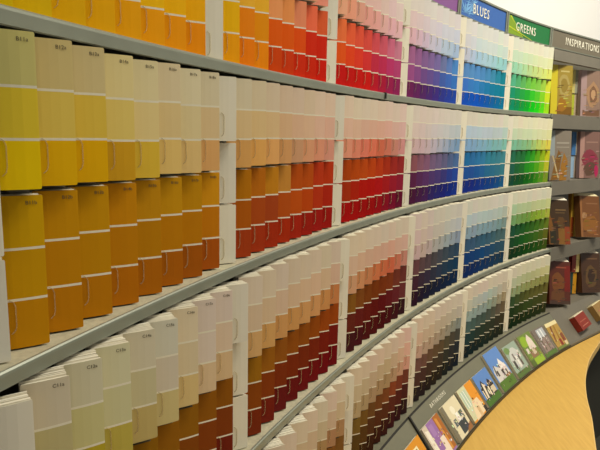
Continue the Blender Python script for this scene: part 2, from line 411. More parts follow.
if len(cards) > 300:
    g = Geo()
    for (a, k, s, j, up, m, h, cols) in cards[300:]:
        q = card_geo(cols, h); g.add(q.v, q.f, q.c, m)
        q = spare_geo(h, 3, rise=0.0028 if up else 0.0004); g.add(q.v, q.f, [(240, 233, 214)] * len(q.f), m)
        q = tab_geo(h / 3 - 0.0005, 0.026, .0005); g.add(q.v, q.f, [(206, 186, 140)] * len(q.f), m @ Matrix.Translation((seen_from(s * 9 + j, k, RU if up else RL, m) + .001, 0, 0)))
    o = obj('small_paint_cards', g.mesh('small_paint_cards', True), INK)
    tag(o, 'most distant and narrow paint cards at the far end of the shelves', 'paint cards', None, 'stuff')
TIER = ['top', 'middle', 'lowest']
PLACE = {-1: 'left of the yellow section', 0: 'between yellow and orange sections', 1: 'between orange and red sections', 2: 'between red and purple sections',
         3: 'between purple and blue sections', 4: 'between blue and green sections'}
for (a, k, s, lv, m, h) in whites:
    t = thing('white_paint_card', f"{TIER[lv]} white paint card {PLACE[s]}, {SHELF[k]} shelf", 'white paint card', m, 'white paint cards between the colour sections')
    w = (232, 226, 208) if (lv + k + s) % 3 else (226, 221, 206)
    obj('swatch_card', card_geo([w], h).mesh('swatch_card', True), INK, t)
    obj('spare_cards', SPAREW[lv], None, t, Matrix.Scale(h / (0.30 * H), 4, (0, 0, 1)))
    obj('retaining_tab', TABW, None, t, Matrix.Translation((seen_from(s * 9 + 8, k, (RU, RW, RL)[lv], m) + .001, 0, 0)))
    if s == -1 and k == 2:
        obj('code_print', text_mesh('D-3', 0.0048, 0.0001), BLACKM, t, Matrix.Translation((CW * H * .74, -0.0011, h - 0.009)) @ Matrix.Rotation(math.pi / 2, 4, 'X'))

# ------------------------------------------------------------------ the colour rack
UE = max(_pk[52, k, r][1] if (52, k, r) in _pk else 0 for k in (1, 2, 3, 4) for r in (RL, RU)) + .42
us = frange(-6, UE - .03, 0.5)
rack = thing('paint_display_rack', 'long curved grey paint card rack with shelves above the wooden counter', 'display rack', Matrix.Translation((M(24, -.3, 0).x, M(24, -.3, 0).y, 0)))
INV = rack.matrix_world.inverted()
def under(name, me, material, parent):
    o = obj(name, me, material, parent); o.matrix_local = INV.copy(); return o
def shelf_profile(k, lip=0.045):
    o, z = shelf_off(k), shelf_z(k)
    return [(o - .36, z), (o - .014, z), (o - .012, z + .006), (o - .003, z + .007), (o + .002, z + .002), (o + .003, z - .006), (o, z - lip), (o - .012, z - lip - .003), (o - .014, z - .014), (o - .36, z - .014)]
for k in (1, 2, 3):
    under('shelf', sweep('shelf', us, shelf_profile(k)), METAL, rack)
    o, z = shelf_off(k), shelf_z(k)
    under('lit_shelf_top', sweep('lit_shelf_top', us, [(o - .35, z + .0003), (o - .015, z + .0003), (o - .015, z + .0025), (o - .35, z + .0025)]), LIT_LEDGE, rack)  # thin sheet added so the ledge top looks lit
o4, z4 = shelf_off(4), shelf_z(4)
under('foot_ledge', sweep('foot_ledge', us, [(o4 - .36, z4), (o4 - .004, z4), (o4, z4 - .004), (o4, z4 - .03), (o4 - .36, z4 - .03)]), SLOPEM, rack)
def saw_panel(k):
    """folded sheet behind the cards: an angled back and a small foot for every pocket, joined by risers"""
    g = Geo(); D = 0.0258; zt = .915 if k < 4 else .885
    cols = []
    for i in range(-4, 53):
        T = tiers(i, k); pts = []; f = []
        P = []
        for q, (z, h, rho) in enumerate(T):
            m = pocket(i, k, rho)
            xe = (m.inverted() @ (pocket(i + 1, k, rho) @ Vector((0, 0, 0)))).x - (.0014 if i % 9 < 7 else .0055 if i % 9 == 7 else .013) if i < 52 else CW * H
            zf = z * H - .0014 if q else 0.0; ztop = (T[q + 1][0] * H - .0014) if q + 1 < len(T) else zt * H
            b = len(pts)
            xl = .0168 if (i % 9 == 0 and q) else -.0012
            pts += [m @ Vector(v) for v in ((xl, D, zf), (xe, D, zf), (xl, D, ztop), (xe, D, ztop), (xl, .001, zf), (xe - .001, .001, zf))]
            f.append((b, b + 1, b + 3, b + 2))
            if q:
                f.append((b - 4, b - 3, b + 1, b)); f.append((b, b + 1, b + 5, b + 4))
            else:
                f.append((b, b + 1, b + 5, b + 4)); pts[b + 4].z += .0009; pts[b + 5].z += .0009; pts[b].z += .0009; pts[b + 1].z += .0009
            P.append(b)
        n0 = len(g.v); g.add(pts, f); cols.append((n0, len(T)))
    for (a, na), (b, nb) in zip(cols, cols[1:]):
        for q in range(max(na, nb)):
            qa, qb = min(q, na - 1), min(q, nb - 1)
            if na != nb: continue
            g.f.append((a + 6 * qa + 1, b + 6 * qb, b + 6 * qb + 2, a + 6 * qa + 3)); g.c.append((200, 200, 200))
    return g.mesh('pocket_back')
for k in (1, 2, 3, 4): under('pocket_back', saw_panel(k), PANEL, rack)
def back_shell():
    prof = [(shelf_off(1) - .46, ZA + 1.0)]
    for k in (1, 2, 3, 4): prof += [(shelf_off(k) - .36, shelf_z(k) + .02), (shelf_off(k) - .36, shelf_z(k))]
    prof += [(o4 - .36, -EYE / H + .01), (o4 - .5, -EYE / H + .01), (o4 - .62, ZA + 1.0)]
    return sweep('back_shell', us, prof)
under('back_shell', back_shell(), PANEL, rack)
for px in (383, 440):
    pass
# small clips that join the shelf lips
for k, px in ((1, 385), (1, 551), (2, 551), (3, 551)):
    u = min(UE - .12, u_at_x(px, shelf_off(k), shelf_z(k))); p0 = M(u, shelf_off(k), shelf_z(k)); tdir = (M(u + .3, shelf_off(k), shelf_z(k)) - p0).normalized()
    g = Geo(); g.box(-.003, .003, -.004, .004, -.012, .0035)
    o = under('joint_clip', g.mesh('joint_clip'), DARK if px == 385 else METAL, rack); o.matrix_local = INV @ frame(p0, tdir, Vector((0, 0, 1)))
# sloped leaflet shelf below
SE, SZ = 0.34, -0.42
slope_prof = [(o4, z4 - .004), (o4 + SE, z4 + SZ), (o4 + SE + .006, z4 + SZ + .012), (o4 + SE + .016, z4 + SZ + .009), (o4 + SE + .016, z4 + SZ - .03), (o4 - .1, z4 + SZ - .03), (o4 - .1, z4 - .03)]
def slope_frame(u, v, lift=0.0):
    """x along the wall, y down... up the slope, z out of it"""
    p = M(u, o4 + SE * v, z4 - .004 + (SZ + .004) * v)
    ex = (M(u + .5, o4 + SE * v, 0) - M(u - .5, o4 + SE * v, 0)).normalized()
    up = (M(u, o4, z4) - M(u, o4 + SE, z4 + SZ)).normalized()
    ez = ex.cross(up).normalized()
    m = frame(p, ex, ez)
    return m @ Matrix.Translation((0, 0, lift))
ub = u_at_x(411, o4 + .03, z4 - .04)
sl = under('leaflet_slope', sweep('leaflet_slope', us, slope_prof), SLOPEM, rack)
under('front_strip', sweep('front_strip', us, [(o4 + SE + .0165, z4 + SZ + .008), (o4 + SE + .026, z4 + SZ + .006), (o4 + SE + .027, z4 + SZ - .03), (o4 + SE + .0165, z4 + SZ - .03)]), DARK, rack)  # dark line along the slope's front edge
under('groove', sweep('groove', us, [(o4 - .006, z4 + .001), (o4 + .004, z4 - .002), (o4 + .010, z4 - .010), (o4 - .002, z4 - .006)]), DARK, rack)
def slope_text(txt, u0, v, size, sp=1.35):
    me = text_mesh(txt, size, 0.0003, sp)
    m = slope_frame(u0, v, 0.0006)
    g = Matrix.Identity(4)
    o = under('lettering', me, WHITEM, rack); o.matrix_local = INV @ m
slope_text('BATHROOMS', 29.0, 0.155, 0.0165)
slope_text('EXTERIORS', 38.7, 0.155, 0.0165)
g = Geo(); g.box(-.0035, .0035, -.16, 0.002, 0, .006)
o = under('divider_bar', g.mesh('divider_bar'), DARK, rack); o.matrix_local = INV @ slope_frame(ub, 0.0)

# ------------------------------------------------------------------ inspirations rack
ui = frange(UE, 72, 0.35)
irack = thing('inspiration_rack', 'grey brochure rack with deep shelf fascias right of the green section', 'display rack', Matrix.Translation((M(58, -.3, 0).x, M(58, -.3, 0).y, 0)))
INV2 = irack.matrix_world.inverted()
def under2(name, me, material):
    o = obj(name, me, material, irack); o.matrix_local = INV2.copy(); return o
for k in (1, 2, 3):
    o, z = shelf_off(k), shelf_z(k)
    under2('shelf', sweep('shelf', ui, [(o - .5, z), (o - .02, z), (o - .012, z + .012), (o, z + .01), (o, z - .20), (o - .02, z - .20), (o - .03, z - .03), (o - .5, z - .03)]), FASCIA)
o0 = shelf_off(0)
under2('top_fascia', sweep('top_fascia', ui, [(o0 + .01, ZA + .945), (o0 + .03, ZA + .785), (o0, ZA + .775), (o0 - .03, ZA + .945)]), FASCIA)
under2('foot_ledge', sweep('foot_ledge', ui, [(o4 - .5, z4), (o4 - .004, z4), (o4, z4 - .004), (o4, z4 - .03), (o4 - .5, z4 - .03)]), FASCIA)
under2('leaflet_slope', sweep('leaflet_slope', ui, slope_prof), FASCIA)
prof = [(shelf_off(1) - .5, ZA + 1.0)]
for k in (1, 2, 3, 4): prof += [(shelf_off(k) - .5, shelf_z(k) + .02), (shelf_off(k) - .5, shelf_z(k))]
prof += [(o4 - .5, -EYE / H + .01), (o4 - .6, -EYE / H + .01), (o4 - .75, ZA + 1.0)]
under2('back_shell', sweep('back_shell', ui, prof), PANEL)
BASEM = mat('dark_base', (56, 55, 48), .6)
under2('base_panel', sweep('base_panel', frange(UE + .2, 88, 1), [(o4 + .02, -EYE / H + .01), (o4 + .06, -EYE / H + .01), (o4 + .06, z4 + SZ - .05), (o4 + .02, z4 + SZ - .05)]), BASEM)
def side_panel(u):
    g = Geo()
    for k in (1, 2, 3, 4):
        zt = shelf_z(k) + (0.95 if k < 4 else 0.95)
        a = [M(u, shelf_off(k) - .36, shelf_z(k)), M(u, shelf_off(k) - .10, shelf_z(k)), M(u, shelf_off(k) - .10, zt), M(u, shelf_off(k) - .36, zt)]
        tdir = (M(u + .1, 0, 0) - M(u, 0, 0)).normalized() * 0.002
        g.add(a + [q + tdir for q in a], [(0, 1, 2, 3), (7, 6, 5, 4), (0, 4, 5, 1), (1, 5, 6, 2), (2, 6, 7, 3), (3, 7, 4, 0)])
    return g.mesh('side_panel')
under2('side_panel', side_panel(UE + .01), FASCIA)

# brochures: covers made of printed patches
def cover_geo(w, h, base, patches, z=0.0005):
    """flat printed cover in local x (0..w), z (0..h), facing -y; patches = polygons in 0..1 with colours"""
    g = Geo(); g.box(0, w, 0, 0.0012, 0, h, base)
    lift = 0.0
    for (pts, col) in patches:
        lift += 0.00004
        g.add([(x * w, -lift, y * h) for (x, y) in pts], [tuple(range(len(pts)))], [col])
    return g
def rect(x0, y0, x1, y1, c): return ([(x0, y0), (x1, y0), (x1, y1), (x0, y1)], c)
def blob(cx, cy, rx, ry, c, n=12, sd=0):
    rnd = random.Random(sd); return ([(min(.99, max(.01, cx + rx * math.cos(2 * math.pi * q / n) * rnd.uniform(.8, 1.1))), min(.99, max(.01, cy + ry * math.sin(2 * math.pi * q / n) * rnd.uniform(.8, 1.1)))) for q in range(n)], c)
ALPHA_B = math.radians(22)
def brochure(px_left, k, w, h, base, patches, label, spine, depth=0.02, lean=5, roll=0, zoff=0.0, extra=0.0, pages=(228, 216, 180), fan=0.0, name='brochure_stack', back=-.13, group='brochure stacks in the inspiration rack'):
    off = shelf_off(k) + back + extra
    u = u_at_x(px_left, off, shelf_z(k) + .3)
    p = M(u, off, shelf_z(k)) + Vector((0, 0, .0015 + zoff))
    pc = phi(u) + ALPHA_B
    m = frame(p, Vector((math.sin(pc), math.cos(pc), 0)), Vector((0, 0, 1)))
    m = m @ Matrix.Translation((0, 0, 0)) @ Matrix.Rotation(math.radians(-lean), 4, 'X') @ Matrix.Rotation(math.radians(roll), 4, 'Y')
    if roll: m = Matrix.Translation((0, 0, abs(math.sin(math.radians(roll))) * (w if roll > 0 else 0))) @ m
    m = Matrix.Translation((0, 0, 0.0008 + (depth + .002) * math.sin(math.radians(lean)))) @ m
    rn = random.Random(label + 'b'); pal = [c for _, c in patches] + [base, tuple(v * .6 for v in base)]; fine = []
    for q in range(22 if w > .1 else 5):
        cx, cy = rn.uniform(.06, .85), rn.uniform(.04, .6); dx, dy = rn.uniform(.10, .3), rn.uniform(.012, .035)
        c = tuple(min(240, max(12, v + rn.uniform(-18, 18))) for v in rn.choice(pal))
        fine.append(([(cx, cy), (min(.98, cx + dx), cy + rn.uniform(-.02, .02) + .02), (min(.98, cx + dx * .9), cy + dy), (cx + dx * .2, cy + dy)], c))
    patches = patches + fine
    t = thing(name, label, 'brochure stack' if name == 'brochure_stack' else 'leaflet', m, group)
    obj('cover', cover_geo(w, h, base, patches).mesh('cover', True), GLOSS, t)
    g = Geo(); n = 6
    for q in range(n): g.box(0.0008, w - 0.0008, 0.0014 + q * depth / n, 0.0014 + (q + .8) * depth / n, 0.0006, h - 0.0012 - random.uniform(0, .0015) + fan * (q + .5), pages)
    obj('pages', g.mesh('pages', True), INK, t)
    g = Geo(); g.box(-0.0012, 0.0006, -0.0006, depth + .0014, 0, h, spine)
    obj('spine', g.mesh('spine', True), GLOSS, t)
    return t
def big(px, k, *a, **kw): return brochure(px, k, .122, .222 if k == 1 else .228 if k == 2 else .206 if k == 3 else .202, *a, **(dict(kw, back=(-.05 if k == 3 else -.09), fan=.0042) if k > 2 else kw))
# top shelf
big(552, 1, (150,128,52), [rect(0,0,.3,1,(196,180,40)), rect(.3,.0,1,.16,(118,82,24)), blob(.62,.60,.26,.24,(164,146,84)), blob(.62,.60,.17,.15,(140,118,50)), blob(.55,.2,.22,.16,(150,104,30),sd=2), rect(.45,.86,.85,.89,(186,172,110))],
    'olive and yellow covered brochure stack on top shelf of brochure rack', (196,178,40))
big(582, 1, (136,110,96), [rect(0,0,.28,1,(160,134,132)), blob(.62,.48,.34,.28,(160,124,92),sd=3), blob(.62,.48,.22,.19,(120,86,64),sd=4), blob(.62,.48,.12,.11,(178,140,104),sd=5), rect(.1,.02,.95,.14,(110,78,56))],
    'mauve brown swirl covered brochure stack on top shelf of brochure rack', (150,124,124))
brochure(571.5, 1, .045, .112, (196,184,110), [rect(.35,0,.8,1,(150,150,130)), rect(.8,0,1,1,(214,204,160))], 'small yellow and grey leaflet stack, upper one on top brochure shelf', (205,180,60), zoff=.112, name='leaflet_stack', back=-.27, lean=3)
brochure(571.5, 1, .045, .108, (172,180,60), [rect(.5,0,1,1,(196,176,150))], 'small lime and beige leaflet stack, lower one on top brochure shelf', (170,180,50), name='leaflet_stack', back=-.27, lean=3)
# second shelf
big(551, 2, (126,116,104), [rect(0,.5,.22,1,(140,148,150)), ([(.05,0),(.42,.02),(.55,.5),(.4,.62),(.2,.3)],(120,84,36)), ([(.45,0),(.8,0),(.85,.4),(.66,.56),(.52,.3)],(150,104,36)), rect(.3,.74,.9,.77,(156,148,136)), rect(.3,.66,.9,.68,(150,142,130)), ([(.1,.5),(.16,.5),(.46,.05),(.38,.05)],(180,160,120))],
    'grey brown branch covered brochure stack on second shelf of brochure rack', (130,134,132))
big(581, 2, (124,92,84), [rect(0,0,.22,1,(166,128,118)), blob(.5,.42,.42,.2,(130,52,66),sd=6), blob(.55,.2,.4,.16,(92,66,52),sd=7), rect(.3,.76,.9,.79,(150,116,104)), blob(.85,.16,.12,.14,(170,30,84),sd=8)],
    'mauve berry covered brochure stack on second shelf of brochure rack', (164,126,118))
brochure(571, 2, .045, .114, (70,120,176), [rect(.55,0,1,1,(208,200,170))], 'small blue and cream leaflet stack, upper one on second brochure shelf', (66,116,176), zoff=.112, name='leaflet_stack', back=-.27, lean=3)
brochure(571, 2, .045, .108, (150,178,204), [rect(.55,0,1,1,(196,176,160))], 'small pale blue leaflet stack, lower one on second brochure shelf', (150,178,204), name='leaflet_stack', back=-.27, lean=3)
# third shelf
big(551, 3, (58,40,22), [([(.0,0),(.2,0),(.22,.4),(.05,.75),(0,.7)],(112,72,26)), rect(.45,0,.75,.36,(120,82,32)), rect(.05,.02,.32,.3,(40,36,22)), rect(.35,.76,.85,.79,(110,86,52)), rect(.35,.70,.8,.72,(96,74,44)), blob(.6,.5,.2,.14,(86,58,28),sd=9), rect(.75,0,1,.4,(128,56,24))],
    'dark brown covered brochure stack with pale page tops, third brochure shelf', (96,64,28), pages=(238,230,214), lean=14, depth=.036, roll=3)
big(583, 3, (112,70,38), [blob(.5,.3,.4,.24,(134,86,36),sd=10), rect(0,.0,.1,1,(140,92,52)), blob(.2,.52,.14,.08,(160,120,84),sd=11), rect(.3,.8,.9,.83,(134,92,60))],
    'warm brown covered brochure stack on third shelf of brochure rack', (130,84,46), lean=14, depth=.036, roll=3)
brochure(571.5, 3, .048, .222, (196,160,60), [rect(.55,0,1,1,(226,206,130)), rect(0,0,.4,.45,(150,70,30))], 'narrow cream and gold leaflet stack on third brochure shelf', (170,120,40), name='leaflet_stack', back=-.27, lean=6, roll=2)
# bottom shelf
big(551, 4, (84,36,24), [blob(.4,.5,.34,.24,(112,66,30),sd=12), blob(.4,.2,.36,.18,(98,60,32),sd=13), rect(.72,.3,1,.9,(112,26,18)), rect(.3,.84,.8,.87,(140,70,50)), rect(0,0,1,.08,(70,50,40))],
    'dark maroon covered brochure stack with white page tops, bottom brochure shelf', (96,50,30), pages=(238,230,214), lean=14, depth=.036, roll=6)
big(584, 4, (70,46,32), [blob(.5,.4,.34,.3,(96,70,40),sd=14), blob(.5,.42,.2,.18,(56,38,28),sd=15), rect(.25,.84,.85,.87,(110,80,56))],
    'dark brown covered brochure stack with white page tops, bottom brochure shelf', (80,50,36), pages=(238,230,214), lean=14, depth=.036, roll=3)
brochure(571, 4, .046, .112, (140,40,20), [rect(.55,0,1,1,(220,200,130))], 'small red and cream leaflet stack, upper one on bottom brochure shelf', (130,34,20), zoff=.112, name='leaflet_stack', back=-.27, lean=6, roll=3)
brochure(570, 4, .046, .108, (26,64,62), [rect(.5,0,1,1,(206,146,40))], 'small teal and amber leaflet stack, lower one on bottom brochure shelf', (26,60,58), name='leaflet_stack', back=-.27, lean=6, roll=3)

# ------------------------------------------------------------------ leaflets on the slope
def leaflet(u, w, l, base, patches, label, v=1.0, thick=0.008, rot=0, name='picture_leaflet'):
    m = slope_frame(u, v, 0.0008) @ Matrix.Rotation(math.radians(rot), 4, 'Z')
    t = thing(name, label, 'leaflet', m, 'picture leaflets on the sloped shelf')
    rn = random.Random(int(u * 10)); pal = [c for _, c in patches] + [(60, 54, 46), (232, 226, 214), base]
    fine = []
    for q in range(26):
        cx, cy = rn.uniform(.08, .9), rn.uniform(.1, .62); dx, dy = rn.uniform(.015, .06), rn.uniform(.015, .07); sk = rn.uniform(-.03, .03)
        c = rn.choice(pal); c = tuple(min(245, max(10, k_ + rn.uniform(-26, 26))) for k_ in c)
        fine.append(([(cx, cy), (min(.99, cx + dx), cy + sk), (min(.99, cx + dx + sk), cy + dy), (cx + sk, cy + dy)], c))
    patches = patches + fine
    g = Geo(); n = 4
    for q in range(n): g.box(-w / 2 + .0006, w / 2 - .0006, .0006, l - .001, q * thick / n, (q + .8) * thick / n, (228, 220, 200))
    obj('pages', g.mesh('pages', True), INK, t)
    g = Geo(); g.box(-w / 2, w / 2, 0, l, thick, thick + .001, base)
    lift = thick + .001
    for (pts, col) in patches:
        lift += .00004
        g.add([((x - .5) * w, y * l, lift) for (x, y) in pts], [tuple(range(len(pts)))], [col])
    obj('cover_picture', g.mesh('cover_picture', True), GLOSS, t)
    return t
LW, LL = .122, .112
leaflet(23.0, LW, LL, (214,142,28), [([(.0,.45),(.1,.45),(.1,1),(0,1)],(222,206,170)), rect(.3,.2,.72,.85,(236,222,180)), rect(.37,.27,.66,.8,(132,100,44)), rect(.85,0,1,.6,(110,72,30)), rect(.0,0,1,.12,(120,70,26))],
        'orange room picture leaflet with white window frame, lowest left on slope', 0.985)
leaflet(26.3, LW, LL, (150,108,166), [rect(0,.0,.24,1,(206,190,170)), ([(.06,.1),(.22,.02),(.22,.85),(.06,.9)],(236,226,210)), rect(.66,.05,1,1,(168,100,34)), ([(.72,.1),(.84,.05),(.84,.9),(.72,.95)],(206,142,60)), rect(.5,.0,.74,.5,(232,214,196)), rect(.22,0,.5,.22,(226,206,190)), rect(.3,.62,.5,.92,(164,124,178))],
        'purple bathroom picture leaflet with wooden door and white basin', 0.985)
leaflet(29.5, LW, LL, (222,210,176), [rect(0,0,.16,1,(120,112,92)), rect(.42,.05,.86,.38,(60,64,66)), rect(.5,.38,.66,.62,(240,236,226)), rect(.26,.32,.42,.52,(84,92,96)), rect(.7,.44,.9,.6,(90,104,104)), blob(.5,.74,.12,.12,(238,230,206)), ([(.6,0),(1,0),(1,.2),(.8,.12)],(150,100,54))],
        'cream bathroom picture leaflet with dark vanity, above the counter', 0.985)
leaflet(32.6, LW, LL, (224,146,36), [rect(0,.05,.5,1,(206,206,168)), rect(.06,.42,.4,.9,(178,196,176)), rect(.14,.42,.18,.9,(236,232,214)), rect(.28,.42,.32,.9,(236,232,214)), ([(.2,.0),(.95,.05),(.8,.5),(.4,.5)],(232,208,170)), rect(.5,.0,.66,.3,(214,180,134)), rect(.84,.0,1,.18,(50,40,34))],
        'orange kitchen picture leaflet with pale window and counter', 0.985)
leaflet(35.6, LW, LL, (92,132,196), [rect(0,0,1,.22,(70,108,34)), ([(.08,.2),(.9,.2),(.92,.5),(.7,.7),(.5,.5),(.3,.78),(.08,.55)],(50,40,34)), ([(.2,.22),(.3,.22),(.38,.62),(.28,.7)],(232,216,190)), ([(.48,.22),(.56,.22),(.58,.5),(.5,.5)],(238,222,190)), rect(.64,.24,.9,.44,(206,190,160)), rect(.1,.22,.16,.5,(226,208,180)), rect(.4,.28,.46,.42,(236,226,206))],
        'house picture leaflet with low blue sky and dark gables, beside orange kitchen leaflet', 0.985)
leaflet(38.9, LW * 1.05, .148, (96,136,200), [rect(0,0,1,.24,(84,116,36)), ([(.06,.24),(.96,.24),(.92,.5),(.68,.72),(.6,.5),(.4,.56),(.2,.66),(.06,.5)],(206,200,196)), ([(.66,.74),(.46,.5),(.9,.48)],(236,228,222)), rect(.5,.26,.62,.46,(62,54,50)), rect(.2,.36,.3,.5,(70,62,60)), rect(.74,.26,.82,.42,(60,52,44)), ([(.1,.4),(.2,.66),(.24,.64),(.16,.4)],(60,54,54)), rect(.62,.24,.94,.3,(150,110,70))],
        'tall house picture leaflet with bright blue sky and white gable', 0.985)
leaflet(42.2, LW, .128, (150,166,150), [rect(0,0,1,.16,(84,108,50)), blob(.5,.55,.4,.34,(196,196,190),sd=21), rect(.2,.2,.34,.5,(70,64,60)), rect(.5,.22,.6,.6,(230,224,216)), rect(.66,.26,.78,.6,(92,76,66)), rect(.36,.5,.46,.7,(120,110,104)), blob(.2,.85,.18,.12,(112,140,80),sd=22), rect(.78,.5,.9,.72,(216,206,196))],
        'pale grey house picture leaflet with dark windows, right of blue sky leaflet', 0.985)
leaflet(45.5, LW, .13, (110,130,58), [rect(.3,.0,1,.2,(146,176,44)), rect(0,0,.3,.2,(84,100,40)), blob(.3,.78,.28,.2,(140,172,40),sd=23), ([(.4,.5),(.9,.45),(.86,.75),(.7,.95),(.5,.8)],(220,204,190)), rect(.3,.22,.8,.46,(140,108,76)), rect(.5,.3,.7,.5,(206,184,160)), rect(.12,.4,.3,.56,(216,206,190))],
        'leafy green house picture leaflet with bright lawn', 0.985)
leaflet(48.4, LW * .95, .124, (116,104,96), [rect(.0,.0,1,.14,(84,112,46)), rect(.2,.16,.9,.6,(146,126,116)), rect(.3,.66,.9,.95,(176,180,184)), rect(.4,.6,.46,.9,(236,234,230)), rect(.62,.62,.7,.92,(230,228,224)), rect(.3,.2,.36,.56,(92,76,68)), rect(.6,.2,.66,.56,(100,84,74))],
        'grey brown house picture leaflet with white columns', 0.985)
leaflet(51.2, LW * .9, .122, (176,140,66), [rect(0,.86,1,1,(226,210,160)), ([(.1,.3),(.2,.3),(.4,.86),(.28,.86)],(120,70,34)), ([(.45,.3),(.55,.3),(.66,.86),(.56,.86)],(150,110,40)), rect(.4,.1,.6,.34,(140,52,30)), rect(.7,.2,.95,.5,(130,72,42)), rect(.0,0,1,.1,(110,120,54)), rect(.75,.05,.95,.2,(206,190,150))],
        'golden porch picture leaflet at far end of the leaflet row', 0.985)
def block(u, v, w, l, th, side, top, label, rot=0):
    m = slope_frame(u, v, 0.0008) @ Matrix.Rotation(math.radians(rot), 4, 'Z')
    t = thing('leaflet_stack', label, 'leaflet stack', m, 'small leaflet blocks on grey slope')
    g = Geo(); g.box(-w/2, w/2, 0, l, 0, th, side); g.box(-w*.32, w*.32, l*.2, l*.24, th, th+.0003, (190, 120, 96)); g.box(-w*.32, w*.32, l*.5, l*.55, th, th+.0003, (170, 90, 70))
    obj('cover', g.mesh('cover', True), GLOSS, t)
    g = Geo()
    for q in range(5): g.box(-w/2 + .001, w/2 - .001, l, l + .004, q * th / 5, (q + .8) * th / 5, top)
    obj('pages', g.mesh('pages', True), INK, t)
block(56.4, .78, .105, .07, .03, (132,40,24), (220,208,180), 'red leaflet block with pale page tops on grey slope below brochures', 6)
block(60.9, .72, .105, .075, .03, (150,116,64), (226,212,170), 'tan leaflet block with cream page tops at right picture edge', 6)

# ------------------------------------------------------------------ header signs
def sign(name, ua, ub_, base, label, txt=None, tu=None, tsize=.045, motif=None, hh=.27):
    t = thing(name, label, 'header sign', Matrix.Translation(M((ua + ub_) / 2, o0 - .02, ZA + .95)), 'colour header signs above the rack')
    IN = t.matrix_world.inverted()
    zb = ZA + .956; zt = zb + hh
    pu = frange(ua + .12, ub_ - .12, .4)
    o = obj('sign_panel', sweep('sign_panel', pu, [(o0 - .03, zb + .012), (o0 - .005, zb + .012), (o0 - .005, zt - .01), (o0 - .03, zt - .01)]), base, t); o.matrix_local = IN
    g = Geo(); fu = frange(ua, ub_, .4)
    for (z0, z1) in ((zb, zb + .014), (zt - .016, zt + .004)):
        me = sweep('f', fu, [(o0 - .04, z0), (o0 + .006, z0), (o0 + .008, z1), (o0 - .04, z1)])
        g.add([v.co.copy() for v in me.vertices], [tuple(p.vertices) for p in me.polygons]); bpy.data.meshes.remove(me)
    for (a, b) in ((ua, ua + .22), (ub_ - .22, ub_)):
        me = sweep('f', [a, b], [(o0 - .04, zb + .014), (o0 + .006, zb + .014), (o0 + .006, zt - .016), (o0 - .04, zt - .016)])
        g.add([v.co.copy() for v in me.vertices], [tuple(p.vertices) for p in me.polygons]); bpy.data.meshes.remove(me)
    o = obj('sign_frame', g.mesh('sign_frame'), METAL, t); o.matrix_local = IN
    if txt:
        me = text_mesh(txt, tsize, 0.0008, 1.22)
        for v in me.vertices:
            v.co = M(tu + v.co.x / H / PITCHU, o0 - .002 + v.co.z / H, (zb + zt) / 2 - .005 + v.co.y / H)
        o = obj('lettering', me, WHITEM, t); o.matrix_local = IN
    for (mn, polys, mm) in (motif or []):
        g = Geo(); z_ = 0
        for pts in polys:
            g.add([M(ua + .3 + x * (ub_ - ua - .6), o0 - .0035, zb + .02 + y * (hh - .05)) for (x, y) in pts], [tuple(range(len(pts)))])
        o = obj(mn, g.mesh(mn), mm, t); o.matrix_local = IN
    return t
PURPLE = mat('purple_sign', (128, 78, 140), .4); BLUE = mat('blue_sign', (52, 98, 172), .4); GREEN = mat('green_sign', (22, 112, 56), .4); TAUPE = mat('taupe_sign', (112, 104, 88), .45)
LIME = mat('lime_print', (122, 152, 26), .4); LBLUE = mat('pale_blue_print', (120, 172, 216), .4); LIME2 = mat('lime_line', (196, 206, 40), .4)
fr = []
rnd = random.Random(5)
for (cx, cy, n0) in ((.10, .15, 0), (.26, .75, 1)):
    for q in range(11):
        a = math.radians(-30 + q * 21 + n0 * 90); L = rnd.uniform(.6, 1.0)
        x2, y2 = cx + math.cos(a) * L * .30, cy + math.sin(a) * L * .85
        x2 = min(.62, max(.0, x2)); y2 = min(.98, max(.01, y2)); w = .014
        mx, my = (cx + x2) / 2, (cy + y2) / 2
        fr.append([(cx, cy), (mx + w, my - w), (x2, y2), (mx - w, my + w)])
sign('header_sign', 25.35, 34.25, PURPLE, 'purple header sign cut off at the top edge of the picture')
sign('header_sign', 34.35, 43.1, BLUE, 'blue header sign reading BLUES with pale leaf print', 'BLUES', 38.2, .045, [('leaf_print', fr, LBLUE)])
sign('header_sign', 43.2, 51.9, GREEN, 'green header sign reading GREENS with lime corner', 'GREENS', 46.9, .045,
     [('lime_corner', [[(0, 0), (.36, 0), (.05, 1), (0, 1)]], LIME), ('lime_lines', [[(.33, 0), (.37, 0), (.06, 1), (.03, 1)], [(.0, .42), (.0, .36), (.55, .0), (.60, .0)]], LIME2)])
sign('header_sign', 52.0, 72, TAUPE, 'taupe header sign reading INSPIRATIONS above the brochure rack', 'INSPIRATIONS', 58.6, .046, hh=.27)

# ------------------------------------------------------------------ counter
inner = [M(u, o4 + SE + .0285, z4 + SZ) for u in frange(-5, 64, 1)]
ztop = EYE + (z4 + SZ - .03) * H
edge_pts = [(0.55, -0.2), (0.66, 0.3), (0.70, 0.75), (0.78, 1.15), (0.85, 1.44), (0.907, 1.589), (0.993, 1.787), (1.053, 1.943), (1.130, 2.108), (1.243, 2.303), (1.384, 2.497), (1.46, 2.60), (1.62, 2.76), (1.82, 2.86)]
def smooth_curve(pts, n=6):
    out = []
    P = [Vector(p) for p in pts]
    for a in range(len(P) - 1):
        p0, p1, p2, p3 = P[max(a - 1, 0)], P[a], P[a + 1], P[min(a + 2, len(P) - 1)]
        for q in range(n):
            t = q / n
            out.append(0.5 * ((2 * p1) + (p2 - p0) * t + (2 * p0 - 5 * p1 + 4 * p2 - p3) * t * t + (-p0 + 3 * p1 - 3 * p2 + p3) * t ** 3))
    out.append(P[-1]); return out
outer = smooth_curve(edge_pts)
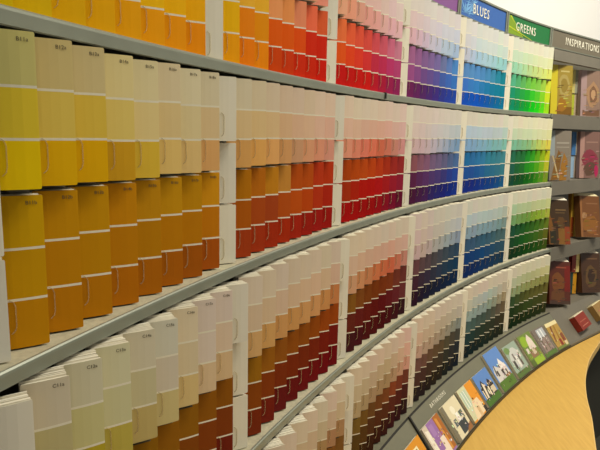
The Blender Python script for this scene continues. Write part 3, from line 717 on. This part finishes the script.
def strip_poly(inn, out, z0, z1):
    """solid between two polylines of any length: resampled and lofted"""
    def res(pl, n):
        d = [0]
        for a, b in zip(pl, pl[1:]): d.append(d[-1] + (b - a).length)
        r = []
        for q in range(n):
            s = d[-1] * q / (n - 1)
            for a in range(len(pl) - 1):
                if d[a + 1] >= s - 1e-9:
                    f = (s - d[a]) / max(1e-9, d[a + 1] - d[a]); r.append(pl[a].lerp(pl[a + 1], f)); break
        return r
    n = 90; A = res([Vector((p.x, p.y)) for p in inn], n); B = res([Vector((p.x, p.y)) for p in out], n)
    v = []
    for a, b in zip(A, B): v += [(a.x, a.y, z0), (b.x, b.y, z0), (b.x, b.y, z1), (a.x, a.y, z1)]
    f = []
    for q in range(n - 1):
        for e in range(4): f.append((q * 4 + e, q * 4 + (e + 1) % 4, q * 4 + 4 + (e + 1) % 4, q * 4 + 4 + e))
    f += [(0, 1, 2, 3), tuple((n - 1) * 4 + e for e in (3, 2, 1, 0))]
    g = Geo(); g.add(v, f); return g, B
cnt = thing('counter', 'light wood counter with wavy front edge below the paint rack', 'counter', Matrix.Translation((.6, 1.3, 0)))
INC = cnt.matrix_world.inverted()
g, B = strip_poly(inner, outer, ztop - .03, ztop)
o = obj('countertop', g.mesh('countertop'), WOOD, cnt); o.matrix_local = INC
out2 = [q + Vector((.003, -.001)) for q in outer]
g, _ = strip_poly([Vector((q.x + .0003, q.y, 0)) for q in outer], out2, ztop - .031, ztop + .0003)
o = obj('edge_band', g.mesh('edge_band'), EDGEM, cnt); o.matrix_local = INC
g, _ = strip_poly([M(u, o4 + SE + .05, 0) for u in frange(-5, 40, 1)], [M(u, o4 + SE + .5, 0) for u in frange(-5, 40, 1)], 0.002, ztop - .0312)
o = obj('cabinet', g.mesh('cabinet'), CABM, cnt); o.matrix_local = INC

# ------------------------------------------------------------------ room
def struct(name, me, m): o = obj(name, me, m); o['kind'] = 'structure'; return o
g = Geo(); g.box(-3, 6, -3, 8, -.05, 0); struct('floor', g.mesh('floor'), FLOORM)
wu = frange(-12, 88, 1)
struct('wall_back', sweep('wall_back', wu, [(-.85, -EYE / H), (-.95, -EYE / H), (-.95, (CEIL - EYE) / H), (-.85, (CEIL - EYE) / H)]), WALLM)
g = Geo(); g.box(-3, 6, -3, 8, CEIL, CEIL + .05); struct('ceiling', g.mesh('ceiling'), WALLM)

# ------------------------------------------------------------------ lamps
EM = bpy.data.materials.new('lamp_diffuser'); EM.use_nodes = True
b = EM.node_tree.nodes['Principled BSDF']; b.inputs['Base Color'].default_value = (.9, .9, .88, 1); b.inputs['Emission Color'].default_value = (1, .95, .84, 1); b.inputs['Emission Strength'].default_value = 2.0
def lamp(x, y, power, sx=1.2, sy=.3, rot=0):
    l = bpy.data.lights.new('lamp', 'AREA'); l.shape = 'RECTANGLE'; l.size = sx; l.size_y = sy; l.energy = power; l.color = (1.0, .95, .80)
    o = bpy.data.objects.new('ceiling_light_source', l); C.objects.link(o); o.location = (x, y, CEIL - .03); o.rotation_euler = (0, 0, rot)
lamp(1.0, 0.55, 18, 1.2, .4, 1.2)
lamp(1.8, 1.6, 72, 1.2, .4, .9)
lamp(3.0, 2.8, 24, 1.2, .4, .8)
w = bpy.data.worlds.new('World'); sc.world = w; w.use_nodes = True
w.node_tree.nodes['Background'].inputs['Color'].default_value = (1.0, .95, .82, 1); w.node_tree.nodes['Background'].inputs['Strength'].default_value = .42

# ------------------------------------------------------------------ camera
cd = bpy.data.cameras.new('camera'); cam = bpy.data.objects.new('camera', cd); C.objects.link(cam)
cd.sensor_width = 36; cd.lens = F_PX * 36 / 600; cd.clip_start = 0.02
Rv = Vector((1, 0, 0)); Fv = Vector((0, math.cos(PITCH), -math.sin(PITCH))); Uv = Vector((0, math.sin(PITCH), math.cos(PITCH)))
c_, s_ = math.cos(ROLL), math.sin(ROLL)
R2 = Rv * c_ + Uv * s_; U2 = Uv * c_ - Rv * s_
mm = Matrix.Identity(4)
for i in range(3): mm[i][0], mm[i][1], mm[i][2] = R2[i], U2[i], -Fv[i]
mm[2][3] = EYE
cam.matrix_world = mm
sc.camera = cam
sc.view_settings.view_transform = 'Standard'; sc.view_settings.look = 'None'; sc.view_settings.gamma = 1; sc.view_settings.exposure = -0.02
sc.view_settings.use_curve_mapping = False
sc.cycles.use_denoising = True
